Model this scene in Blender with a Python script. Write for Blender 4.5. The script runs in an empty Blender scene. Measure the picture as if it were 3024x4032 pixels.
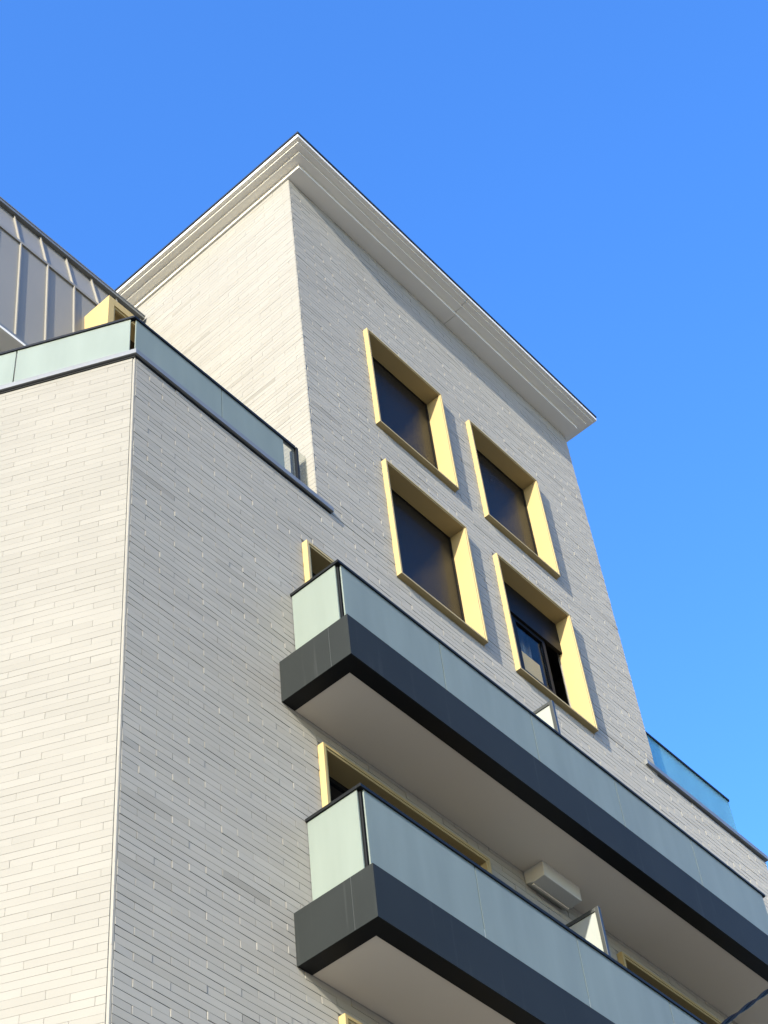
import bpy, bmesh, math, random
from mathutils import Matrix, Vector

R = math.radians
scene = bpy.context.scene
col = scene.collection
random.seed(7)

# ------------------------------------------------------------------ camera
cam_d = bpy.data.cameras.new("camera")
cam = bpy.data.objects.new("camera", cam_d)
col.objects.link(cam)
ax = Vector((0.65990051, -0.74646301, -0.08558213))      # image right
ay = Vector((0.54283434, 0.55241206, -0.63259133))       # image down
az = Vector((0.51948263, 0.37099042, 0.76974275))        # view direction
M = Matrix.Identity(4)
for i, v in enumerate((ax, -ay, -az)):
    for r in range(3):
        M[r][i] = v[r]
M.translation = Vector((0, -8.0, 1.6))
cam.matrix_world = M
cam_d.sensor_fit = 'HORIZONTAL'
cam_d.sensor_width = 36.0
cam_d.lens = 6993.03 / 3024 * 36.0
cam_d.clip_start = 0.1
cam_d.clip_end = 6000
scene.camera = cam

# ------------------------------------------------------------------ light
TO_SUN = Vector((-4.95, -1.0, 1.76)).normalized()
ELEV = math.asin(TO_SUN.z)
AZ = math.atan2(TO_SUN.x, TO_SUN.y)
world = bpy.data.worlds.new("World")
scene.world = world
world.use_nodes = True
nt = world.node_tree
bg = nt.nodes["Background"]
sky = nt.nodes.new("ShaderNodeTexSky")
sky.sky_type = 'NISHITA'
sky.sun_disc = False
sky.sun_elevation = ELEV
sky.sun_rotation = AZ
sky.altitude = 200
sky.air_density = 1.0
sky.dust_density = 0.8
sky.ozone_density = 3.0
hsv = nt.nodes.new("ShaderNodeHueSaturation")
hsv.inputs['Hue'].default_value = 0.512
hsv.inputs['Saturation'].default_value = 1.25
hsv.inputs['Value'].default_value = 1.45
nt.links.new(sky.outputs[0], hsv.inputs['Color'])
nt.links.new(hsv.outputs[0], bg.inputs['Color'])
bg.inputs['Strength'].default_value = 0.15

sun_d = bpy.data.lights.new("sun", 'SUN')
sun_d.energy = 4.85
sun_d.angle = R(0.5)
sun_d.color = (1.0, 0.92, 0.755)
sun = bpy.data.objects.new("sun", sun_d)
col.objects.link(sun)
sun.rotation_euler = TO_SUN.to_track_quat('Z', 'Y').to_euler()

scene.view_settings.view_transform = 'Standard'
scene.view_settings.look = 'None'
scene.view_settings.exposure = 1.45
scene.view_settings.gamma = 1.0
scene.cycles.max_bounces = 10
scene.cycles.transparent_max_bounces = 16

# ------------------------------------------------------------------ materials
ALB = 0.345          # overall paint reflectance that goes with the exposure above

def new_mat(name):
    m = bpy.data.materials.new(name)
    m.use_nodes = True
    return m, m.node_tree, m.node_tree.nodes["Principled BSDF"]

def paint(name, rgb, rough=0.5, metal=0.0, spec=0.5, vary=0.06, scale=3.0, bump=0.0, bscale=60.0, streak=0.0):
    m, t, p = new_mat(name)
    p.inputs['Roughness'].default_value = rough
    p.inputs['Metallic'].default_value = metal
    p.inputs['Specular IOR Level'].default_value = spec
    tc = t.nodes.new("ShaderNodeTexCoord")
    nz = t.nodes.new("ShaderNodeTexNoise")
    nz.inputs['Scale'].default_value = scale
    nz.inputs['Detail'].default_value = 6
    t.links.new(tc.outputs['Object'], nz.inputs['Vector'])
    rmp = t.nodes.new("ShaderNodeMapRange")
    rmp.inputs['From Min'].default_value = 0.25
    rmp.inputs['From Max'].default_value = 0.75
    rmp.inputs['To Min'].default_value = 1 - vary
    rmp.inputs['To Max'].default_value = 1 + vary
    t.links.new(nz.outputs['Fac'], rmp.inputs['Value'])
    mul = t.nodes.new("ShaderNodeVectorMath")
    mul.operation = 'SCALE'
    rgb = tuple(ALB * q for q in rgb)
    mul.inputs[0].default_value = rgb
    t.links.new(rmp.outputs[0], mul.inputs['Scale'])
    out = mul.outputs[0]
    if streak > 0:
        mp = t.nodes.new("ShaderNodeMapping")
        mp.inputs['Scale'].default_value = (7.0, 7.0, 0.35)
        t.links.new(tc.outputs['Object'], mp.inputs['Vector'])
        n2 = t.nodes.new("ShaderNodeTexNoise")
        n2.inputs['Scale'].default_value = 1.6
        n2.inputs['Detail'].default_value = 8
        n2.inputs['Roughness'].default_value = 0.65
        t.links.new(mp.outputs[0], n2.inputs['Vector'])
        r2 = t.nodes.new("ShaderNodeMapRange")
        r2.inputs['From Min'].default_value = 0.58
        r2.inputs['From Max'].default_value = 0.78
        r2.inputs['To Max'].default_value = streak
        t.links.new(n2.outputs['Fac'], r2.inputs['Value'])
        mx = t.nodes.new("ShaderNodeMix")
        mx.data_type = 'RGBA'
        t.links.new(r2.outputs[0], mx.inputs['Factor'])
        t.links.new(out, mx.inputs['A'])
        mx.inputs['B'].default_value = (rgb[0] * 2.2 + .035, rgb[1] * 2.2 + .035, rgb[2] * 2.2 + .035, 1)
        out = mx.outputs['Result']
    t.links.new(out, p.inputs['Base Color'])
    if bump > 0:
        n3 = t.nodes.new("ShaderNodeTexNoise")
        n3.inputs['Scale'].default_value = bscale
        n3.inputs['Detail'].default_value = 5
        t.links.new(tc.outputs['Object'], n3.inputs['Vector'])
        b = t.nodes.new("ShaderNodeBump")
        b.inputs['Strength'].default_value = bump
        b.inputs['Distance'].default_value = 0.01
        t.links.new(n3.outputs['Fac'], b.inputs['Height'])
        t.links.new(b.outputs[0], p.inputs['Normal'])
    return m

def brick_material():
    m, t, p = new_mat("painted_brick")
    p.inputs['Roughness'].default_value = 0.62
    p.inputs['Specular IOR Level'].default_value = 0.35
    p.inputs['Diffuse Roughness'].default_value = 0.8
    at = t.nodes.new("ShaderNodeAttribute")
    at.attribute_name = "tint"
    ramp = t.nodes.new("ShaderNodeValToRGB")
    e = ramp.color_ramp.elements
    e[0].position = 0.0
    e[0].color = (0.192, 0.184, 0.160, 1)
    e[1].position = 0.2
    e[1].color = (0.2287, 0.2204, 0.1957, 1)
    n = ramp.color_ramp.elements.new(0.75)
    n.color = (0.2467, 0.2394, 0.2163, 1)
    n = ramp.color_ramp.elements.new(1.0)
    n.color = (0.2583, 0.2510, 0.2268, 1)
    t.links.new(at.outputs['Fac'], ramp.inputs['Fac'])
    tc = t.nodes.new("ShaderNodeTexCoord")
    nz = t.nodes.new("ShaderNodeTexNoise")
    nz.inputs['Scale'].default_value = 0.9
    nz.inputs['Detail'].default_value = 7
    nz.inputs['Roughness'].default_value = 0.6
    t.links.new(tc.outputs['Object'], nz.inputs['Vector'])
    mr = t.nodes.new("ShaderNodeMapRange")
    mr.inputs['From Min'].default_value = 0.3
    mr.inputs['From Max'].default_value = 0.7
    mr.inputs['To Min'].default_value = 0.94
    mr.inputs['To Max'].default_value = 1.03
    t.links.new(nz.outputs['Fac'], mr.inputs['Value'])
    mul = t.nodes.new("ShaderNodeVectorMath")
    mul.operation = 'SCALE'
    t.links.new(ramp.outputs[0], mul.inputs[0])
    t.links.new(mr.outputs[0], mul.inputs['Scale'])
    t.links.new(mul.outputs[0], p.inputs['Base Color'])
    n3 = t.nodes.new("ShaderNodeTexNoise")
    n3.inputs['Scale'].default_value = 38
    n3.inputs['Detail'].default_value = 6
    t.links.new(tc.outputs['Object'], n3.inputs['Vector'])
    b = t.nodes.new("ShaderNodeBump")
    b.inputs['Strength'].default_value = 0.10
    b.inputs['Distance'].default_value = 0.006
    t.links.new(n3.outputs['Fac'], b.inputs['Height'])
    t.links.new(b.outputs[0], p.inputs['Normal'])
    return m

def frosted(name, rgb, diff=0.5, trans=0.3, clear=0.2, rough=0.25, tint=(0.75, 0.93, 0.92), gloss=1.0):
    m = bpy.data.materials.new(name)
    m.use_nodes = True
    t = m.node_tree
    t.nodes.clear()
    out = t.nodes.new("ShaderNodeOutputMaterial")
    tc = t.nodes.new("ShaderNodeTexCoord")
    mp = t.nodes.new("ShaderNodeMapping")
    mp.inputs['Scale'].default_value = (2.4, 2.4, 0.4)
    t.links.new(tc.outputs['Object'], mp.inputs['Vector'])
    nz = t.nodes.new("ShaderNodeTexNoise")
    nz.inputs['Scale'].default_value = 1.3
    nz.inputs['Detail'].default_value = 5
    t.links.new(mp.outputs[0], nz.inputs['Vector'])
    mr = t.nodes.new("ShaderNodeMapRange")
    mr.inputs['From Min'].default_value = 0.3
    mr.inputs['From Max'].default_value = 0.7
    mr.inputs['To Min'].default_value = 0.91
    mr.inputs['To Max'].default_value = 1.06
    t.links.new(nz.outputs['Fac'], mr.inputs['Value'])
    mul = t.nodes.new("ShaderNodeVectorMath")
    mul.operation = 'SCALE'
    mul.inputs[0].default_value = tuple(ALB * q for q in rgb)
    t.links.new(mr.outputs[0], mul.inputs['Scale'])
    d = t.nodes.new("ShaderNodeBsdfDiffuse")
    t.links.new(mul.outputs[0], d.inputs['Color'])
    tr = t.nodes.new("ShaderNodeBsdfTranslucent")
    t.links.new(mul.outputs[0], tr.inputs['Color'])
    tp = t.nodes.new("ShaderNodeBsdfTransparent")
    tp.inputs['Color'].default_value = tint + (1,)
    a = t.nodes.new("ShaderNodeMixShader")
    a.inputs[0].default_value = trans / (diff + trans)
    t.links.new(d.outputs[0], a.inputs[1])
    t.links.new(tr.outputs[0], a.inputs[2])
    b = t.nodes.new("ShaderNodeMixShader")
    b.inputs[0].default_value = clear
    t.links.new(a.outputs[0], b.inputs[1])
    t.links.new(tp.outputs[0], b.inputs[2])
    g = t.nodes.new("ShaderNodeBsdfGlossy")
    g.inputs['Roughness'].default_value = rough
    fr = t.nodes.new("ShaderNodeFresnel")
    fr.inputs['IOR'].default_value = 1.5
    c = t.nodes.new("ShaderNodeMixShader")
    gm = t.nodes.new("ShaderNodeMath")
    gm.operation = 'MULTIPLY'
    gm.inputs[1].default_value = gloss
    t.links.new(fr.outputs[0], gm.inputs[0])
    t.links.new(gm.outputs[0], c.inputs[0])
    t.links.new(b.outputs[0], c.inputs[1])
    t.links.new(g.outputs[0], c.inputs[2])
    t.links.new(c.outputs[0], out.inputs['Surface'])
    return m

def clear_glass(name, tint=(0.95, 0.96, 0.93), rough=0.02):
    m = bpy.data.materials.new(name)
    m.use_nodes = True
    t = m.node_tree
    t.nodes.clear()
    out = t.nodes.new("ShaderNodeOutputMaterial")
    tp = t.nodes.new("ShaderNodeBsdfTransparent")
    tp.inputs['Color'].default_value = tint + (1,)
    g = t.nodes.new("ShaderNodeBsdfGlossy")
    g.inputs['Roughness'].default_value = rough
    fr = t.nodes.new("ShaderNodeFresnel")
    fr.inputs['IOR'].default_value = 1.32
    c = t.nodes.new("ShaderNodeMixShader")
    gm = t.nodes.new("ShaderNodeMath")
    gm.operation = 'MULTIPLY'
    gm.inputs[1].default_value = 0.12
    t.links.new(fr.outputs[0], gm.inputs[0])
    t.links.new(gm.outputs[0], c.inputs[0])
    t.links.new(tp.outputs[0], c.inputs[1])
    t.links.new(g.outputs[0], c.inputs[2])
    t.links.new(c.outputs[0], out.inputs['Surface'])
    return m

MT = {}
MT['brick'] = brick_material()
MT['render'] = paint("white_render", (0.74, 0.725, 0.68), 0.7, vary=0.04, scale=1.2, bump=0.05)
MT['cornice'] = paint("cornice_paint", (1.65, 1.60, 1.46), 0.5, vary=0.03, scale=1.5)
MT['flash'] = paint("dark_flashing", (0.05, 0.06, 0.07), 0.35, metal=0.3, vary=0.1)
MT['yellow'] = paint("yellow_powder_coat", (0.82, 0.635, 0.30), 0.5, spec=0.2, vary=0.025, scale=2.0)
MT['blind'] = paint("bronze_shutter", (0.032, 0.027, 0.019), 0.22, metal=0.0, spec=0.16, vary=0.1, scale=5)
MT['darkframe'] = paint("dark_window_frame", (0.012, 0.012, 0.013), 0.45, spec=0.1, vary=0.1)
MT['darkglass'] = paint("dark_glass", (0.008, 0.009, 0.011), 0.06, spec=0.5, vary=0.05)
MT['steel'] = paint("slate_steel_paint", (0.042, 0.049, 0.0495), 0.55, spec=0.07, vary=0.10, scale=1.4, streak=0.28)
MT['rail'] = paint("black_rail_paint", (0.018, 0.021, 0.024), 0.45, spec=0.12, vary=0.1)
MT['screenframe'] = paint("grey_screen_frame", (0.06, 0.07, 0.07), 0.4, vary=0.08)
MT['soffit'] = paint("white_soffit_board", (1.45, 1.33, 1.12), 0.75, vary=0.03, scale=0.8)
MT['coping'] = paint("grey_coping_metal", (0.36, 0.38, 0.39), 0.4, metal=0.2, vary=0.08)
MT['zinc'] = paint("grey_seam_metal", (0.46, 0.44, 0.385), 0.45, metal=0.0, vary=0.05, scale=1.0)
MT['frost'] = frosted("frosted_green_glass", (0.65, 0.765, 0.695), diff=0.62, trans=0.38, clear=0.10, rough=0.3, gloss=0.5)
MT['frost_blue'] = frosted("tinted_terrace_glass", (1.1, 1.85, 1.85), diff=0.35, trans=0.65, clear=0.52, rough=0.15, tint=(0.42, 0.86, 0.95), gloss=0.7)
MT['opal'] = frosted("opal_screen_glass", (0.78, 0.84, 0.80), diff=0.75, trans=0.25, clear=0.0, rough=0.3)
MT['clear'] = clear_glass("clear_glass")
MT['clearend'] = frosted("lightly_frosted_glass", (0.8, 0.85, 0.75), diff=0.6, trans=0.4, clear=0.85, rough=0.1, tint=(0.95, 0.96, 0.93), gloss=0.12)
MT['cable'] = paint("black_cable_sheath", (0.006, 0.006, 0.006), 0.7, spec=0.1, vary=0.1)
MT['deck'] = paint("deck_tile", (0.30, 0.29, 0.27), 0.8, vary=0.1)
MT['card'] = paint("beige_card", (2.1, 1.25, 0.42), 0.8, vary=0.05)
MT['cloth'] = paint("grey_curtain_cloth", (0.45, 0.46, 0.45), 0.9, vary=0.05)
MT['plastic'] = paint("white_plastic", (1.15, 1.13, 1.02), 0.4, vary=0.03)
MT['pave'] = paint("light_paving", (0.68, 0.60, 0.46), 0.85, vary=0.12, scale=0.6, bump=0.1)
MT['asphalt'] = paint("asphalt", (0.14, 0.14, 0.14), 0.9, vary=0.15, scale=2.0, bump=0.2)

# ------------------------------------------------------------------ mesh builder
class MB:
    def __init__(s):
        s.v, s.f, s.t = [], [], []

    def quad(s, a, b, c, d, tint=0.6):
        i = len(s.v)
        s.v += [tuple(a), tuple(b), tuple(c), tuple(d)]
        s.f.append((i, i + 1, i + 2, i + 3))
        s.t.append(tint)

    def hexa(s, p, tint=0.6, faces=None):
        """p: 8 corners, 0-3 bottom ring, 4-7 top ring"""
        i = len(s.v)
        s.v += [tuple(q) for q in p]
        for f in (faces or ((3, 2, 1, 0), (4, 5, 6, 7), (0, 1, 5, 4), (1, 2, 6, 5), (2, 3, 7, 6), (3, 0, 4, 7))):
            s.f.append(tuple(i + k for k in f))
            s.t.append(tint)

    def box(s, x0, x1, y0, y1, z0, z1, tint=0.6):
        s.hexa([(x0, y0, z0), (x1, y0, z0), (x1, y1, z0), (x0, y1, z0),
                (x0, y0, z1), (x1, y0, z1), (x1, y1, z1), (x0, y1, z1)], tint)

    def tube(s, pts, r, n=8, cap=True):
        """swept tube along a polyline"""
        base = len(s.v)
        N = len(pts)
        for k, p in enumerate(pts):
            a = pts[max(k - 1, 0)]
            b = pts[min(k + 1, N - 1)]
            d = (Vector(b) - Vector(a)).normalized()
            u = d.cross(Vector((0, 0, 1))).normalized()
            w = u.cross(d).normalized()
            for j in range(n):
                an = 2 * math.pi * j / n
                s.v.append(tuple(Vector(p) + r * (math.cos(an) * u + math.sin(an) * w)))
        for k in range(N - 1):
            for j in range(n):
                a = base + k * n + j
                b = base + k * n + (j + 1) % n
                s.f.append((a, b, b + n, a + n))
                s.t.append(0.6)
        if cap:
            s.f.append(tuple(base + j for j in range(n))[::-1])
            s.f.append(tuple(base + (N - 1) * n + j for j in range(n)))
            s.t += [0.6, 0.6]

    def build(s, name, mat, parent=None, bevel=0.0, smooth=False, tint=False):
        me = bpy.data.meshes.new(name)
        me.from_pydata(s.v, [], s.f)
        if tint:
            a = me.attributes.new("tint", 'FLOAT', 'FACE')
            a.data.foreach_set('value', s.t)
        me.validate()
        bm = bmesh.new()
        bm.from_mesh(me)
        bmesh.ops.recalc_face_normals(bm, faces=bm.faces)
        bm.to_mesh(me)
        bm.free()
        me.materials.append(mat)
        if smooth:
            me.polygons.foreach_set('use_smooth', [True] * len(me.polygons))
        o = bpy.data.objects.new(name, me)
        col.objects.link(o)
        if parent is not None:
            o.parent = parent
        if bevel > 0:
            b = o.modifiers.new("bevel", 'BEVEL')
            b.width = bevel
            b.segments = 2
            b.limit_method = 'ANGLE'
            b.angle_limit = R(40)
        return o

def tag(o, label=None, cat=None, group=None, kind=None):
    if label: o['label'] = label
    if cat: o['category'] = cat
    if group: o['group'] = group
    if kind: o['kind'] = kind
    return o

def thing(name, label, cat, group=None):
    o = bpy.data.objects.new(name, None)
    col.objects.link(o)
    o.empty_display_size = 0.5
    return tag(o, label, cat, group)

# ------------------------------------------------------------------ setting
g = MB()
g.quad((-3000, -3000, 0), (3000, -3000, 0), (3000, 3000, 0), (-3000, 3000, 0))
tag(g.build("ground", MT['pave']), kind='structure')
g = MB()
g.quad((-300, -14.5, 0.004), (300, -14.5, 0.004), (300, -9.6, 0.004), (-300, -9.6, 0.004))
tag(g.build("road", MT['asphalt']), kind='structure')
g = MB()
g.box(-300, 300, -9.6, -0.5, 0.004, 0.13)
tag(g.build("pavement", MT['pave']), kind='structure')

# ------------------------------------------------------------------ key dimensions (metres)
XB = 7.104          # bay corner
XT0, XT1 = 9.935, 16.617   # tower
XE = 19.24          # right end of the building
ZB = 17.29          # bay wall top
ZT = 24.82          # tower wall top
LD = Vector((-0.4462, 0.8949, 0))    # direction of the angled left face
COURSE = 0.0768

building = thing("apartment_building", "pale painted brick apartment block with square tower, yellow framed windows and glass balconies", "building")

W = [(11.29, 12.905, 20.085, 22.27), (13.53, 15.145, 20.085, 22.27),
     (11.29, 12.905, 17.095, 19.285), (13.53, 15.145, 17.095, 19.285)]
DOORS = [(9.607, 12.14, 14.03, 16.30), (9.607, 12.14, 11.0, 13.305), (9.607, 12.14, 7.95, 10.26),
         (14.43, 16.96, 11.0, 13.305)]

def brick_field(mb, org, u, nrm, u0, u1, z0, z1, holes=(), phase=0.0, step=0.190, blen=0.570, amp=0.0009, ucut=None, bed=0.0037, twist=1.0, dirty=0.02, perp=1.0, tlo=0.30, tspan=0.55):
    """long thin bricks, each one modelled, laid in third bond on plane org + s*u + z"""
    org = Vector(org); u = Vector(u); nrm = Vector(nrm)
    j0 = int(math.floor(z0 / COURSE))
    j1 = int(math.ceil(z1 / COURSE))
    for j in range(j0, j1):
        zb = max(j * COURSE, z0)
        zt = min((j + 1) * COURSE, z1)
        if zt - zb < 0.012:
            continue
        lo, hi = u0, u1
        if ucut:
            lo, hi = ucut(0.5 * (zb + zt), u0, u1)
        ints = [(lo, hi)]
        for (a, b, c, d) in holes:
            if zt > c + 0.005 and zb < d - 0.005:
                n = []
                for (p, q) in ints:
                    if b <= p or a >= q:
                        n.append((p, q))
                    else:
                        if a > p: n.append((p, a))
                        if b < q: n.append((b, q))
                ints = n
        off = phase + (j % 3) * step
        row = random.gauss(0, 0.25 * amp)
        rb = random.uniform(0.75, 1.2) * bed          # one bed joint per course, it runs on
        if random.random() < 0.12: rb *= 1.6
        for (p, q) in ints:
            k = math.floor((p - off) / blen)
            end_gap = 0.002
            while True:
                a = off + k * blen
                b = off + (k + 1) * blen
                k += 1
                if a >= q: break
                a = max(a, p); b = min(b, q)
                if b - a < 0.02: continue
                r = random.random()
                pr = row + random.uniform(-amp, amp)
                cl, dl, cr, dr = 0.0016, 0.0014, 0.0016, 0.0014
                gl_ = end_gap
                end_gap = random.uniform(0.0012, 0.0026) * perp
                t1, t2 = random.gauss(0, 0.16 * amp), random.gauss(0, 0.16 * amp)
                if r < 0.60:      # laid a little twisted, left end standing proud
                    t1 -= random.uniform(0.0008, 0.0036) * twist
                elif r < 0.78:    # right end standing proud
                    t1 += random.uniform(0.0004, 0.0022) * twist
                tr = random.random()
                tint = tr * 0.16 if random.random() < dirty else tlo + tspan * tr
                if zb < 13.2 and a < 7.9 and nrm.y < -0.99 and random.random() < 0.16:
                    tint *= 0.4
                c = 0.0016 if perp == 1.0 else 0.0009
                al, bl = a + gl_, b - end_gap
                zl, zh = zb + rb * 0.5, zt - rb * 0.5
                back = -0.010
                def P(s_, z_, d_):
                    return org + u * s_ + nrm * d_ + Vector((0, 0, z_))
                o = [P(al, zl, back), P(bl, zl, back), P(bl, zh, back), P(al, zh, back)]
                m1 = [P(al, zl, pr - dl - t1), P(bl, zl, pr - dr + t1), P(bl, zh, pr - dr + t1), P(al, zh, pr - dl - t1)]
                f = [P(al + cl, zl + c, pr - t1 - t2), P(bl - cr, zl + c, pr + t1 - t2), P(bl - cr, zh - c, pr + t1 + t2), P(al + cl, zh - c, pr - t1 + t2)]
                i = len(mb.v)
                mb.v += [tuple(x) for x in o + m1 + f]
                for e in range(4):
                    n_ = (e + 1) % 4
                    mb.f.append((i + e, i + n_, i + 4 + n_, i + 4 + e)); mb.t.append(tint)
                    mb.f.append((i + 4 + e, i + 4 + n_, i + 8 + n_, i + 8 + e)); mb.t.append(tint)
                mb.f.append((i + 8, i + 9, i + 10, i + 11)); mb.t.append(tint)

def holed_sheet(mb, xs, zs, inside, y0, y1):
    """wall slab on the grid xs x zs, cells where inside() is true, thickness y0..y1"""
    nx, nz = len(xs) - 1, len(zs) - 1
    ok = [[inside(0.5 * (xs[i] + xs[i + 1]), 0.5 * (zs[k] + zs[k + 1])) for k in range(nz)] for i in range(nx)]
    for i in range(nx):
        for k in range(nz):
            if not ok[i][k]: continue
            a, b, c, d = xs[i], xs[i + 1], zs[k], zs[k + 1]
            mb.quad((a, y0, c), (b, y0, c), (b, y0, d), (a, y0, d), 0.3)
            mb.quad((a, y1, c), (a, y1, d), (b, y1, d), (b, y1, c), 0.3)
            if i == 0 or not ok[i - 1][k]: mb.quad((a, y0, c), (a, y0, d), (a, y1, d), (a, y1, c), 0.3)
            if i == nx - 1 or not ok[i + 1][k]: mb.quad((b, y0, c), (b, y1, c), (b, y1, d), (b, y0, d), 0.3)
            if k == 0 or not ok[i][k - 1]: mb.quad((a, y0, c), (a, y1, c), (b, y1, c), (b, y0, c), 0.3)
            if k == nz - 1 or not ok[i][k + 1]: mb.quad((a, y0, d), (b, y0, d), (b, y1, d), (a, y1, d), 0.3)

# ---- front brick wall (bay, tower front and right wing share one plane)
HO = 0.012
holes = [(a - 0.0, b + 0.0, c - 0.0, d + 0.0) for (a, b, c, d) in W + DOORS]
core = [(a + HO, b - HO, c + HO, d - HO) for (a, b, c, d) in W + DOORS]
def inside_front(x, z):
    if z > ZB and not (XT0 < x < XT1): return False
    for (a, b, c, d) in core:
        if a < x < b and c < z < d: return False
    return True
mb = MB()
xs = sorted(set([XB + 0.012, XT0 + 0.011, XT1 - 0.011, XE] + [v for h in core for v in h[:2]]))
zs = sorted(set([0.0, ZB - 0.004, ZT] + [v for h in core for v in h[2:]]))
def inside_front2(x, z):
    return inside_front(x, z) if z < ZT else False
holed_sheet(mb, xs, zs, lambda x, z: (z < ZB - 0.004 or (XT0 < x < XT1)) and inside_front(x, z if z < ZB - 0.004 or z > ZB else ZB + 0.01), 0.010, 0.26)
def cut(z, u0, u1):
    return (XT0 + 0.006, XT1) if z > ZB else (u0, u1)
brick_field(mb, (0, 0, 0), (1, 0, 0), (0, -1, 0), XB + 0.022, XE, 7.8, ZB, holes, phase=7.318)
brick_field(mb, (0, 0, 0), (1, 0, 0), (0, -1, 0), XT0 + 0.003, XT1, ZB, ZT, holes, phase=7.318)
mb.build("brick_wall", MT['brick'], building, tint=True)

# ---- angled left face
mb = MB()
LN = Vector((-0.8949, -0.4462, 0))
org = Vector((XB, 0, 0))
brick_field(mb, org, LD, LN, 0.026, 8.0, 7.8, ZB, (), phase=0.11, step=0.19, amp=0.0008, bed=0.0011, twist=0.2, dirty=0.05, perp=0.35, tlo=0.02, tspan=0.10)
a = org + LD * 0.012 - LN * 0.010
b = org + LD * 8.0 - LN * 0.010
a2 = a - LN * 0.22 + LD * 0.12
b2 = b - LN * 0.22
mb.hexa([(a.x, a.y, 0), (b.x, b.y, 0), (b2.x, b2.y, 0), (a2.x, a2.y, 0),
         (a.x, a.y, ZB - 0.004), (b.x, b.y, ZB - 0.004), (b2.x, b2.y, ZB - 0.004), (a2.x, a2.y, ZB - 0.004)], 0.3)
mb.build("brick_wall", MT['brick'], building, tint=True)

# ---- white corner bead where the two brick faces meet
mb = MB()
z = 7.8
while z < ZB - 0.01:
    h = min(COURSE * random.choice((2, 3, 3, 4, 6)), ZB - 0.006 - z)
    d = random.uniform(-0.002, 0.002)
    c0 = Vector((XB, 0, 0))
    p = [c0 + Vector((0.0195, 0.0005, 0)), c0 + Vector((0.001 + d, 0.000, 0)), c0 + LD * 0.009 + LN * 0.001, c0 + Vector((0.010, 0.02, 0))]
    mb.hexa([(q.x, q.y, z) for q in p] + [(q.x, q.y, z + h - 0.002) for q in p], 0.2)
    z += h
mb.build("corner_trim", MT['brick'], building, tint=True)

# ---- tower side wall (left), right and rear walls
mb = MB()
TD = 8.0
brick_field(mb, (XT0, 0, 0), (0, 1, 0), (-1, 0, 0), 0.006, 7.0, 17.1, ZT, (), phase=0.13, amp=0.0008, bed=0.0022, twist=0.3, perp=0.5)
mb.box(XT0 + 0.010, XT0 + 0.24, 0.011, TD, 17.0, ZT, 0.3)
mb.build("brick_wall", MT['brick'], building, tint=True)
mb = MB()
mb.box(XT1 - 0.24, XT1, 0.262, TD, 17.0, ZT)
brick_field(mb, (XT1, 0, 0), (0, 1, 0), (1, 0, 0), 0.01, 4.0, 17.1, ZT, (), phase=0.1)
mb.build("brick_wall", MT['brick'], building, tint=True)
mb = MB()
mb.box(XT0 + 0.25, XT1 - 0.25, TD - 0.24, TD, 17.0, ZT)
mb.build("wall", MT['render'], building)
mb = MB()
mb.box(XE - 0.24, XE - 0.002, 0.262, TD, 0.0, ZB - 0.006)
mb.build("wall", MT['render'], building)
mb = MB()
mb.box(XB + 0.3, XE - 0.25, TD - 0.24, TD - 0.01, 0.0, 17.0)
mb.build("wall", MT['render'], building)

# ---- terrace decks and floors
mb = MB()
e = org + LD * 7.9 - LN * 0.24
mb.hexa([(XB + 0.16, 0.265, 16.98), (XT0, 0.265, 16.98), (XT0, 7.2, 16.98), (e.x, 7.0, 16.98),
         (XB + 0.16, 0.265, 17.16), (XT0, 0.265, 17.16), (XT0, 7.2, 17.16), (e.x, 7.0, 17.16)])
mb.build("terrace_deck", MT['deck'], building)
mb = MB()
mb.box(XT1 + 0.002, XE - 0.25, 0.265, TD, 16.98, 17.16)
mb.build("terrace_deck", MT['deck'], building)
mb = MB()
for zf in (7.6, 10.7, 13.7, 16.7, 19.7):
    mb = MB()
    mb.box(XT0 + 0.25, XT1 - 0.25, 0.27, TD - 0.25, zf, zf + 0.24)
    mb.build("floor_slab", MT['deck'], building)

# ---- cornice, a stack of stepped slabs, in two lengths with an open joint
mb = MB()
XJ = 13.49
def slab(f, s, r, z0, z1):
    x0, x1 = XT0 - s, XT1 + r
    mb.box(x0, XJ - 0.004, -f, TD + 0.3, z0, z1)
    mb.box(XJ + 0.004, x1, -f, TD + 0.3, z0, z1)
slab(0.245, 0.033, 0.018, 24.82, 24.96)
slab(0.380, 0.168, 0.115, 24.902, 24.97)
slab(0.470, 0.280, 0.180, 24.945, 25.00)
slab(0.526, 0.340, 0.228, 24.978, 25.040)
mb.build("cornice", MT['cornice'], building)
mb = MB()
mb.box(XT0 - 0.315, XT1 + 0.205, -0.500, TD + 0.26, 25.030, 25.078)
mb.box(XT0 - 0.352, XT1 + 0.240, -0.538, TD + 0.31, 25.068, 25.104)
mb.build("roof_flashing", MT['flash'], building, bevel=0.003)

# ---- copings of the two terraces
def coping_band(mb, p0, p1, z0, z1, out0, wid, nrm):
    p0, p1, n = Vector(p0), Vector(p1), Vector(nrm)
    a, b = p0 + n * out0, p1 + n * out0
    c, d = p1 - n * wid, p0 - n * wid
    mb.hexa([(q.x, q.y, z0) for q in (a, b, c, d)] + [(q.x, q.y, z1) for q in (a, b, c, d)])
mb = MB()
CO = 0.042
miter = Vector((XB, 0, 0)) + Vector((LN.x * CO + (CO - LN.y * -1 * CO) * 0, 0, 0))
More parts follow.
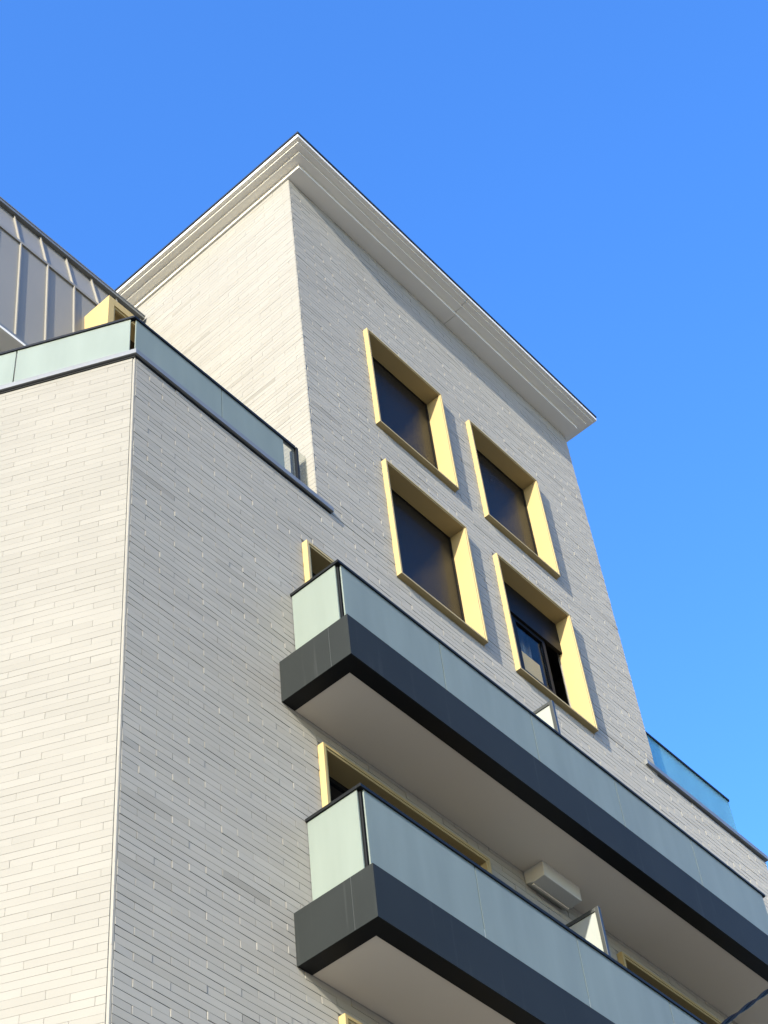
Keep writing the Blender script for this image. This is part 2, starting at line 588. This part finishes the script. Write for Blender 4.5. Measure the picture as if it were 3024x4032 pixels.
# outer mitre of the two coping faces
def isect(p, d, q, e):
    den = d.x * e.y - d.y * e.x
    t = ((q.x - p.x) * e.y - (q.y - p.y) * e.x) / den
    return p + d * t
F_ = Vector((1, 0, 0))
def corner(off):
    return isect(Vector((XB, -off, 0)), F_, Vector((XB, 0, 0)) + LN * off, LD)
co, ci = corner(CO), corner(-0.30)
for zz0, zz1, o_ in ((17.285, 17.36, CO),):
    co = corner(o_)
    xe = 10.17
    # front length stops against / runs past the tower face, so it is split there
    mb.hexa([(co.x, co.y, zz0), (XT0 - 0.004, -o_, zz0), (XT0 - 0.004, 0.30, zz0), (ci.x, ci.y, zz0),
             (co.x, co.y, zz1), (XT0 - 0.004, -o_, zz1), (XT0 - 0.004, 0.30, zz1), (ci.x, ci.y, zz1)])
    mb.box(XT0 - 0.003, xe, -o_ - 0.0005, 0.0, zz0, zz1)
    q0 = co + LD * 8.0; q1 = ci + LD * 8.0
    mb.hexa([(co.x, co.y, zz0), (ci.x, ci.y, zz0), (q1.x, q1.y, zz0), (q0.x, q0.y, zz0),
             (co.x, co.y, zz1), (ci.x, ci.y, zz1), (q1.x, q1.y, zz1), (q0.x, q0.y, zz1)])
mb.build("coping", MT['coping'], building)
mb = MB()
for o_ in (0.012,):
    co = corner(o_)
    q0 = co + LD * 8.0
    ck = corner(-0.02); q1 = ck + LD * 8.0
    z0_, z1_ = 17.255, 17.284
    mb.hexa([(co.x, co.y, z0_), (10.15, -o_, z0_), (10.15, 0.008, z0_), (ck.x, 0.008, z0_),
             (co.x, co.y, z1_), (10.15, -o_, z1_), (10.15, 0.008, z1_), (ck.x, 0.008, z1_)])
    mb.hexa([(co.x, co.y, z0_), (ck.x, ck.y, z0_), (q1.x, q1.y, z0_), (q0.x, q0.y, z0_),
             (co.x, co.y, z1_), (ck.x, ck.y, z1_), (q1.x, q1.y, z1_), (q0.x, q0.y, z1_)])
mb.build("coping_shade_strip", MT['rail'], building)  # black strip added below the coping, underside shade put into its colour
mb = MB()
mb.box(16.34, XT1 + 0.003, -CO, 0.0, 17.315, 17.39)
mb.box(XT1 + 0.004, XE + 0.03, -CO - 0.0005, 0.30, 17.315, 17.39)
mb.build("coping", MT['coping'], building)

# ------------------------------------------------------------------ windows
def surround(name, x0, x1, z0, z1, proj=0.07, t=0.045, depth=0.215, bottom=True):
    """projecting box frame: outer sides, lip, stepped inner edge, deep reveals"""
    mb = MB()
    def ring(o, y): # inset o
        return [(x0 + o, y, z0 + o), (x1 - o, y, z0 + o), (x1 - o, y, z1 - o), (x0 + o, y, z1 - o)]
    loops = [ring(0.0, 0.03), ring(0.0, -proj + 0.002), ring(0.002, -proj), ring(t * 0.55, -proj), ring(t * 0.60, -proj + 0.010),
             ring(t - 0.002, -proj + 0.010), ring(t, -proj + 0.014), ring(t, depth), ring(-0.02, depth), ]
    idx = []
    for L in loops:
        idx.append(len(mb.v)); mb.v += L
    for a, b in zip(idx[:-1], idx[1:]):
        for e in range(4):
            n = (e + 1) % 4
            mb.f.append((a + e, a + n, b + n, b + e)); mb.t.append(0.6)
    o = mb.build(name, MT['yellow'], building)
    return o

def glazing_ring(parent, name, x0, x1, z0, z1, y, t, d, mat):
    mb = MB()
    mb.box(x0, x0 + t, y, y + d, z0, z1)
    mb.box(x1 - t, x1, y, y + d, z0, z1)
    mb.box(x0 + t, x1 - t, y + 0.001, y + d, z0, z0 + t)
    mb.box(x0 + t, x1 - t, y + 0.001, y + d, z1 - t, z1)
    return mb.build(name, mat, parent)

def pane(parent, x0, x1, z0, z1, y, mat, name="pane"):
    mb = MB()
    mb.box(x0, x1, y, y + 0.008, z0, z1)
    return mb.build(name, mat, parent)

for i in range(3):
    x0, x1, z0, z1 = W[i]
    w = surround("window", x0, x1, z0, z1)
    a, b, c, d = x0 + 0.045, x1 - 0.045, z0 + 0.045, z1 - 0.045
    glazing_ring(w, "sash", a + 0.002, b - 0.002, c + 0.002, d - 0.002, 0.178, 0.028, 0.03, MT['darkframe'])
    mb = MB()
    pitch = 0.030
    zz = c + 0.03
    while zz < d - 0.03:
        zt = min(zz + pitch, d - 0.03)
        h_ = zt - zz
        prof = [(0.1950, zz), (0.1915, zz + 0.10 * h_), (0.1902, zz + 0.40 * h_), (0.1902, zz + 0.62 * h_), (0.1915, zz + 0.90 * h_), (0.1950, zt)]
        for (p, q) in zip(prof[:-1], prof[1:]):
            mb.quad((a + 0.03, p[0], p[1]), (b - 0.03, p[0], p[1]), (b - 0.03, q[0], q[1]), (a + 0.03, q[0], q[1]))
        zz = zt
    mb.quad((a + 0.03, 0.214, c + 0.03), (a + 0.03, 0.214, d - 0.03), (b - 0.03, 0.214, d - 0.03), (b - 0.03, 0.214, c + 0.03))
    mb.build("shutter", MT['blind'], w)

# fourth window: shutter up, glass showing the room
x0, x1, z0, z1 = W[3]
w4 = surround("window", x0, x1, z0, z1)
tag(w4, label="yellow framed window with its shutter raised, glass showing a curtain and a beige board")
a, b, c, d = x0 + 0.045, x1 - 0.045, z0 + 0.045, z1 - 0.045
mb = MB()
mb.box(a + 0.001, b - 0.001, 0.16, 0.213, 18.66, d - 0.001)
mb.build("shutter_box", MT['darkframe'], w4, bevel=0.004)
mb = MB()
mb.box(a + 0.001, 14.028, 0.185, 0.213, c + 0.001, 18.658)
mb.box(14.029, b - 0.001, 0.186, 0.213, c + 0.001, 17.60)
mb.build("window_panel", MT['darkframe'], w4)
glazing_ring(w4, "sash", 14.03, 14.735, 17.605, 18.655, 0.192, 0.062, 0.05, MT['darkframe'])
pane(w4, 14.093, 14.672, 17.668, 18.592, 0.214, MT['clear'])
mb = MB()
n = 40
for k in range(n):
    u0_, u1_ = k / n, (k + 1) / n
    f = lambda u: 0.40 + 0.025 * math.sin(u * 31) + 0.01 * math.sin(u * 77)
    xa, xb = 14.05 + 0.60 * u0_, 14.05 + 0.60 * u1_
    mb.quad((xa, f(u0_), 17.02), (xb, f(u1_), 17.02), (xb, f(u1_), 18.85), (xa, f(u0_), 18.85))
cur = mb.build("curtain", MT['cloth'], None, smooth=True)
sm = cur.modifiers.new("thickness", 'SOLIDIFY'); sm.thickness = 0.004
tag(cur, "pale grey curtain hanging inside the lower right tower window", "curtain")
mb = MB()
mb.box(14.10, 14.575, 0.246, 0.262, 17.02, 18.12)
bd = mb.build("board", MT['card'], None, bevel=0.004)
tag(bd, "beige board leaning inside the lower right tower window", "board")

# balcony doors
for i, (x0, x1, z0, z1) in enumerate(DOORS):
    w = surround("balcony_door", x0, x1, z0, z1, t=0.06, depth=0.215)
    a, b, c, d = x0 + 0.06, x1 - 0.06, z0 + 0.06, z1 - 0.06
    xm = 0.5 * (a + b)
    glazing_ring(w, "door_frame", a + 0.002, xm - 0.001, c + 0.002, d - 0.002, 0.170, 0.06, 0.04, MT['darkframe'])
    glazing_ring(w, "door_frame", xm + 0.001, b - 0.002, c + 0.002, d - 0.002, 0.170, 0.06, 0.04, MT['darkframe'])
    pane(w, a + 0.062, xm - 0.061, c + 0.062, d - 0.062, 0.19, MT['darkglass'])
    pane(w, xm + 0.061, b - 0.062, c + 0.062, d - 0.062, 0.19, MT['darkglass'])

# ------------------------------------------------------------------ balconies
BX0, BX1 = 9.12, 17.51
BF = -0.896
def balcony(zb, label):
    zt = zb + 0.545
    fl = 0.183
    mb = MB()
    # channel section: web, bottom flange, thin stiffening lip under it, top flange
    def u_path(o0, o1, z0, z1):
        # o0 outer offset inward, o1 inner offset inward
        mb.box(BX0 + o0, BX1 - o0, BF + o0, BF + o1, z0, z1)
        mb.box(BX0 + o0, BX0 + o1, BF + o1, -0.002, z0, z1)
        mb.box(BX1 - o1, BX1 - o0, BF + o1, -0.002, z0, z1)
    u_path(0.0, 0.012, zb, zt)
    u_path(0.0125, 0.12, zt - 0.016, zt - 0.003)
    bal = mb.build("balcony", MT['steel'], building)
    tag(bal, label=label)
    mb = MB()
    mb.box(BX0 - 0.0012, BX0 + 0.002, -0.651, -0.645, zb + 0.003, zt - 0.002)
    mb.build("plate_joint", MT['screenframe'], bal)
    mb = MB()
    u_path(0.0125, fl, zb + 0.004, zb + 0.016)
    mb.build("bottom_flange", MT['rail'], bal)  # blacker than the web: shade of the underside painted into the flange
    mb = MB()
    mb.box(BX0 + fl + 0.001, BX1 - fl - 0.001, BF + fl + 0.001, -0.004, zb + 0.012, zb + 0.10)
    mb.build("soffit", MT['soffit'], bal)
    mb = MB()
    mb.box(BX0 + 0.014, BX1 - 0.014, BF + 0.014, -0.003, zb + 0.40, zt - 0.02)
    mb.build("deck", MT['deck'], bal)
    # handrail cap on three sides
    rz1 = zb + 1.717; rz0 = rz1 - 0.036
    rx0, rx1, ry = BX0 + 0.226, BX1 - 0.226, -0.672
    mb = MB()
    mb.box(rx0, rx1, ry, ry + 0.052, rz0, rz1)
    mb.box(rx0, rx0 + 0.052, ry + 0.0525, -0.001, rz0, rz1)
    mb.box(rx1 - 0.052, rx1, ry + 0.0525, -0.001, rz0, rz1)
    mb.box(rx0 + 0.045, rx0 + 0.085, ry + 0.045, ry + 0.085, zt - 0.02, rz0 + 0.002)   # added corner posts, their black stands in for the dark interior
    mb.box(rx1 - 0.085, rx1 - 0.045, ry + 0.045, ry + 0.085, zt - 0.02, rz0 + 0.002)
    mb.build("handrail", MT['rail'], bal, bevel=0.003)
    gz0, gz1 = zb + 0.50, rz0 + 0.012
    gy = ry + 0.018
    def gl(x0_, x1_, y0_, y1_):
        m_ = MB(); m_.box(x0_, x1_, y0_, y1_, gz0, gz1)
        return m_.build("glass_panel", MT['frost'], bal)
    gl(rx0 + 0.018, rx0 + 0.034, ry + 0.064, -0.012)
    gl(rx1 - 0.034, rx1 - 0.018, ry + 0.064, -0.012)
    js = [rx0 + 0.062, 10.962, 12.535, 14.105, 15.65, rx1 - 0.06]
    for p, q in zip(js[:-1], js[1:]):
        gl(p + (0.0 if p == js[0] else 0.006), q - (0.0 if q == js[-1] else 0.006), gy, gy + 0.016)
    # white strips low in the glass joints, sun glint put into their colour
    for q in js[1:-1]:
        mb = MB()
        mb.box(q - 0.005, q + 0.005, gy + 0.003, gy + 0.013, zt - 0.05, zt + 0.42)
        mb.build("glint_strip", MT['plastic'], bal)
    return bal

balcony(13.550, "upper slate grey steel balcony with frosted glass rail")
balcony(10.512, "lower slate grey steel balcony with frosted glass rail")

# little drain nub under the upper balcony edge
mb = MB()
mb.tube([(12.13, -0.715, 13.575), (12.13, -0.715, 13.50)], 0.014, 8)
mb.build("drain_spout", MT['rail'], building)

# privacy screens dividing the balconies
def privacy(x, zb, ztop):
    mb = MB()
    t = 0.045
    y0, y1 = -0.615, -0.004
    z0 = zb + 0.53
    mb.box(x, x + t, y0, y0 + t, z0, ztop)
    mb.box(x, x + t, y1 - t, y1, z0, ztop)
    mb.box(x + 0.001, x + t - 0.001, y0 + t, y1 - t, ztop - t, ztop - 0.001)
    mb.box(x + 0.001, x + t - 0.001, y0 + t, y1 - t, z0, z0 + t)
    p = mb.build("privacy_screen", MT['screenframe'], building, bevel=0.003)
    m2 = MB()
    m2.box(x + 0.016, x + 0.030, y0 + t, y1 - t, z0 + t, ztop - t)
    m2.build("pane", MT['opal'], p)
privacy(13.145, 13.550, 15.895)
privacy(13.155, 10.512, 12.930)

# ------------------------------------------------------------------ terrace railings
mb = MB()
RZ1, RZ0 = 18.238, 18.203
INS = 0.095
c_out = corner(-INS); c_in = corner(-INS - 0.05)
XR = 9.735
mb.hexa([(c_out.x, c_out.y, RZ0), (XR, INS, RZ0), (XR, INS + 0.05, RZ0), (c_in.x, c_in.y, RZ0),
         (c_out.x, c_out.y, RZ1), (XR, INS, RZ1 + 0.012), (XR, INS + 0.05, RZ1 + 0.012), (c_in.x, c_in.y, RZ1)])
q0 = c_out + LD * 7.5; q1 = c_in + LD * 7.5
mb.hexa([(c_out.x, c_out.y, RZ0), (c_in.x, c_in.y, RZ0), (q1.x, q1.y, RZ0), (q0.x, q0.y, RZ0),
         (c_out.x, c_out.y, RZ1), (c_in.x, c_in.y, RZ1), (q1.x, q1.y, RZ1), (q0.x, q0.y, RZ1)])
rail = mb.build("terrace_railing", MT['rail'], building)
def gpanel(x0_, x1_, mat, par, y=INS + 0.017, z0=17.362, z1=RZ0 + 0.006):
    m_ = MB(); m_.box(x0_, x1_, y, y + 0.016, z0, z1)
    return m_.build("glass_panel", mat, par)
gpanel(c_out.x + 0.042, 8.519, MT['frost'], rail)
gpanel(8.531, 9.540, MT['frost'], rail)
gpanel(9.546, 9.722, MT['clearend'], rail)
def lpanel(s0, s1):
    n = LN
    a_ = c_out - n * 0.017
    b_ = c_out - n * 0.033
    p = [a_ + LD * s0, a_ + LD * s1, b_ + LD * s1, b_ + LD * s0]
    m_ = MB(); m_.hexa([(v.x, v.y, 17.362) for v in p] + [(v.x, v.y, RZ0 + 0.006) for v in p])
    m_.build("glass_panel", MT['frost'], rail)
lpanel(0.055, 1.372)
lpanel(1.388, 2.80)
lpanel(2.816, 4.2)
mb = MB()
mb.box(9.742, 9.776, INS - 0.005, INS + 0.10, 17.362, 18.235)
mb.build("end_post", MT['rail'], rail)
gpanel(9.777, 9.924, MT['clearend'], rail, y=INS + 0.01, z1=18.21)

mb = MB()
mb.box(XT1 + 0.012, 18.86, 0.085, 0.135, 18.245, 18.285)
rail2 = mb.build("terrace_railing", MT['rail'], building, bevel=0.003)
gpanel(XT1 + 0.014, 18.842, MT['frost_blue'], rail2, y=0.10, z0=17.392, z1=18.25)

# ------------------------------------------------------------------ unit under the soffit
mb = MB()
X0, X1 = 12.835, 13.49
zc = 13.561
sec = [(-0.004, zc), (-0.262, zc), (-0.255, 13.375), (-0.10, 13.365), (-0.06, 13.385), (-0.004, 13.40)]
i0 = len(mb.v)
mb.v += [(X0, p[0], p[1]) for p in sec] + [(X1, p[0], p[1]) for p in sec]
n = len(sec)
for k in range(n):
    mb.f.append((k, (k + 1) % n, n + (k + 1) % n, n + k)); mb.t.append(.6)
mb.f.append(tuple(range(n))); mb.f.append(tuple(range(2 * n - 1, n - 1, -1))); mb.t += [.6, .6]
un = thing("ventilation_unit", "white boxy ventilation unit fixed under the upper balcony soffit against the wall", "ventilation unit")
ub = mb.build("casing", MT['plastic'], un, bevel=0.008)
mb = MB()
mb.box(X0 + 0.02, X1 - 0.02, -0.092, -0.066, 13.352, 13.372)
mb.build("outlet_strip", MT['soffit'], un, bevel=0.004)

# ------------------------------------------------------------------ metal clad penthouse behind the left terrace
pent = thing("metal_penthouse", "grey standing seam metal penthouse with sloped roof behind the left terrace railing", "building")
PX0, PX1 = 5.9, 9.905
mb = MB()
up = lambda z: 3.02 + 0.23 * (z - 24.2)
lo = lambda z: 2.80 + 0.064 * (z - 23.22)
zk, zt_, ze = 23.27, 24.42, 20.74
mb.hexa([(PX0, up(zk), zk), (PX1, up(zk), zk), (PX1, up(zk) + 1.2, zk), (PX0, up(zk) + 1.2, zk),
         (PX0, up(zt_), zt_), (PX1, up(zt_), zt_), (PX1, up(zt_) + 1.0, zt_), (PX0, up(zt_) + 1.0, zt_)])
mb.build("roof_slope", MT['zinc'], pent)
mb = MB()
mb.hexa([(PX0, lo(ze), ze), (PX1, lo(ze), ze), (PX1, lo(ze) + 1.2, ze), (PX0, lo(ze) + 1.2, ze),
         (PX0, lo(23.25), 23.25), (PX1, lo(23.25), 23.25), (PX1, lo(23.25) + 1.2, 23.25), (PX0, lo(23.25) + 1.2, 23.25)])
mb.build("metal_wall", MT['zinc'], pent)
mb = MB()
mb.box(PX0, PX1, 2.775, 2.90, 23.235, 23.285)
mb.build("drip_edge", MT['zinc'], pent)
mb = MB()
mb.box(PX0, PX1 - 0.01, 2.957, 3.30, 24.235, 24.300)
mb.box(PX0, PX1 - 0.006, 2.950, 3.30, 24.296, 24.322)
mb.build("ridge_cap", MT['coping'], pent)
SH = 0.034
for k in range(-3, 6):
    x = 7.39 + 0.4905 * k
    if x < PX0 + 0.03 or x > PX1 - 0.03: continue
    m_ = MB()
    za, zb_ = 23.285, 24.236
    t = 0.018
    m_.hexa([(x - t / 2, up(za) - SH, za), (x + t / 2, up(za) - SH, za), (x + t / 2, up(za) + .005, za), (x - t / 2, up(za) + .005, za),
             (x - t / 2, up(zb_) - SH, zb_), (x + t / 2, up(zb_) - SH, zb_), (x + t / 2, up(zb_) + .005, zb_), (x - t / 2, up(zb_) + .005, zb_)])
    m_.build("seam", MT['zinc'], pent)
for k in range(-3, 6):
    x = 7.412 + 0.4905 * k
    if x < PX0 + 0.03 or x > 8.5: continue
    m_ = MB()
    za, zb_ = 20.79, 23.236
    t = 0.018
    m_.hexa([(x - t / 2, lo(za) - SH, za), (x + t / 2, lo(za) - SH, za), (x + t / 2, lo(za) + .005, za), (x - t / 2, lo(za) + .005, za),
             (x - t / 2, lo(zb_) - SH, zb_), (x + t / 2, lo(zb_) - SH, zb_), (x + t / 2, lo(zb_) + .005, zb_), (x - t / 2, lo(zb_) + .005, zb_)])
    m_.build("seam", MT['zinc'], pent)
mb = MB()
mb.box(PX0, PX1, 2.575, 2.70, 20.62, 20.715)
mb.box(PX0, PX1, 2.60, 2.70, 20.735, 20.755)
mb.build("gutter", MT['coping'], pent)
mb = MB()
mb.box(PX0, PX1, 2.545, 2.60, 20.565, 20.612)
mb.box(PX0, PX1, 2.60, 3.10, 20.58, 20.612)
mb.build("eave_board", MT['cornice'], pent)
mb = MB()
mb.box(PX0, PX1, 3.0, 3.2, 17.165, 20.575)
mb.box(PX0, PX1, 3.9, 4.05, 17.165, 23.2)
mb.build("wall", MT['render'], pent)
# yellow dormer
mb = MB()
dx0, dx1, dy, dzt, dzb = 8.602, 9.72, 2.264, 22.677, 20.80
t = 0.10
mb.box(dx0, dx0 + t, dy, 2.95, dzb, dzt)
mb.box(dx1 - t, dx1, dy, 2.95, dzb, dzt)
mb.box(dx0 + t, dx1 - t, dy + 0.0005, 2.95, dzt - 0.145, dzt - 0.0005)
mb.box(dx0 + t, dx1 - t, dy + 0.0005, 2.95, dzb, dzb + 0.12)
dorm = mb.build("dormer", MT['yellow'], pent)
mb = MB()
mb.box(dx0 + t, dx1 - t, dy + 0.02, dy + 0.06, dzt - 0.185, dzt - 0.146)
mb.box(dx0 + t, dx0 + t + 0.035, dy + 0.021, dy + 0.06, dzb + 0.13, dzt - 0.186)
mb.box(dx1 - t - 0.035, dx1 - t, dy + 0.021, dy + 0.06, dzb + 0.13, dzt - 0.186)
mb.build("window_frame", MT['yellow'], dorm)
mb = MB()
mb.box(dx0 + t, dx1 - t, dy + 0.26, dy + 0.275, dzb + 0.12, dzt - 0.146)
mb.build("pane", MT['darkglass'], dorm)

# ------------------------------------------------------------------ twisted overhead cable, in front of the facade
def ray(px, py):
    return ((px - 1512) / 6993.03) * ax + ((py - 2016) / 6993.03) * ay + az
C0 = Vector((0, -8.0, 1.6))
A = C0 + ray(3330, 3675) * 15.5
B = C0 + ray(2500, 4290) * 9.5
d = (B - A)
A2, B2 = A - d * 1.2, B + d * 2.0
L = (B2 - A2).length
dn = (B2 - A2).normalized()
uu = dn.cross(Vector((0, 0, 1))).normalized()
vv = uu.cross(dn)
mb = MB()
N = 700
for ph in (0, math.pi):
    pts = []
    for k in range(N + 1):
        s = k / N
        base = A2.lerp(B2, s)
        an = 2 * math.pi * s * L / 1.1 + ph
        pts.append(base + 0.0080 * (math.cos(an) * uu + math.sin(an) * vv))
    mb.tube([tuple(p) for p in pts], 0.0085, 8)
cb = mb.build("overhead_cable", MT['cable'], None, smooth=True)
tag(cb, "black twisted pair cable crossing in front of the balcony soffit at lower right", "cable")
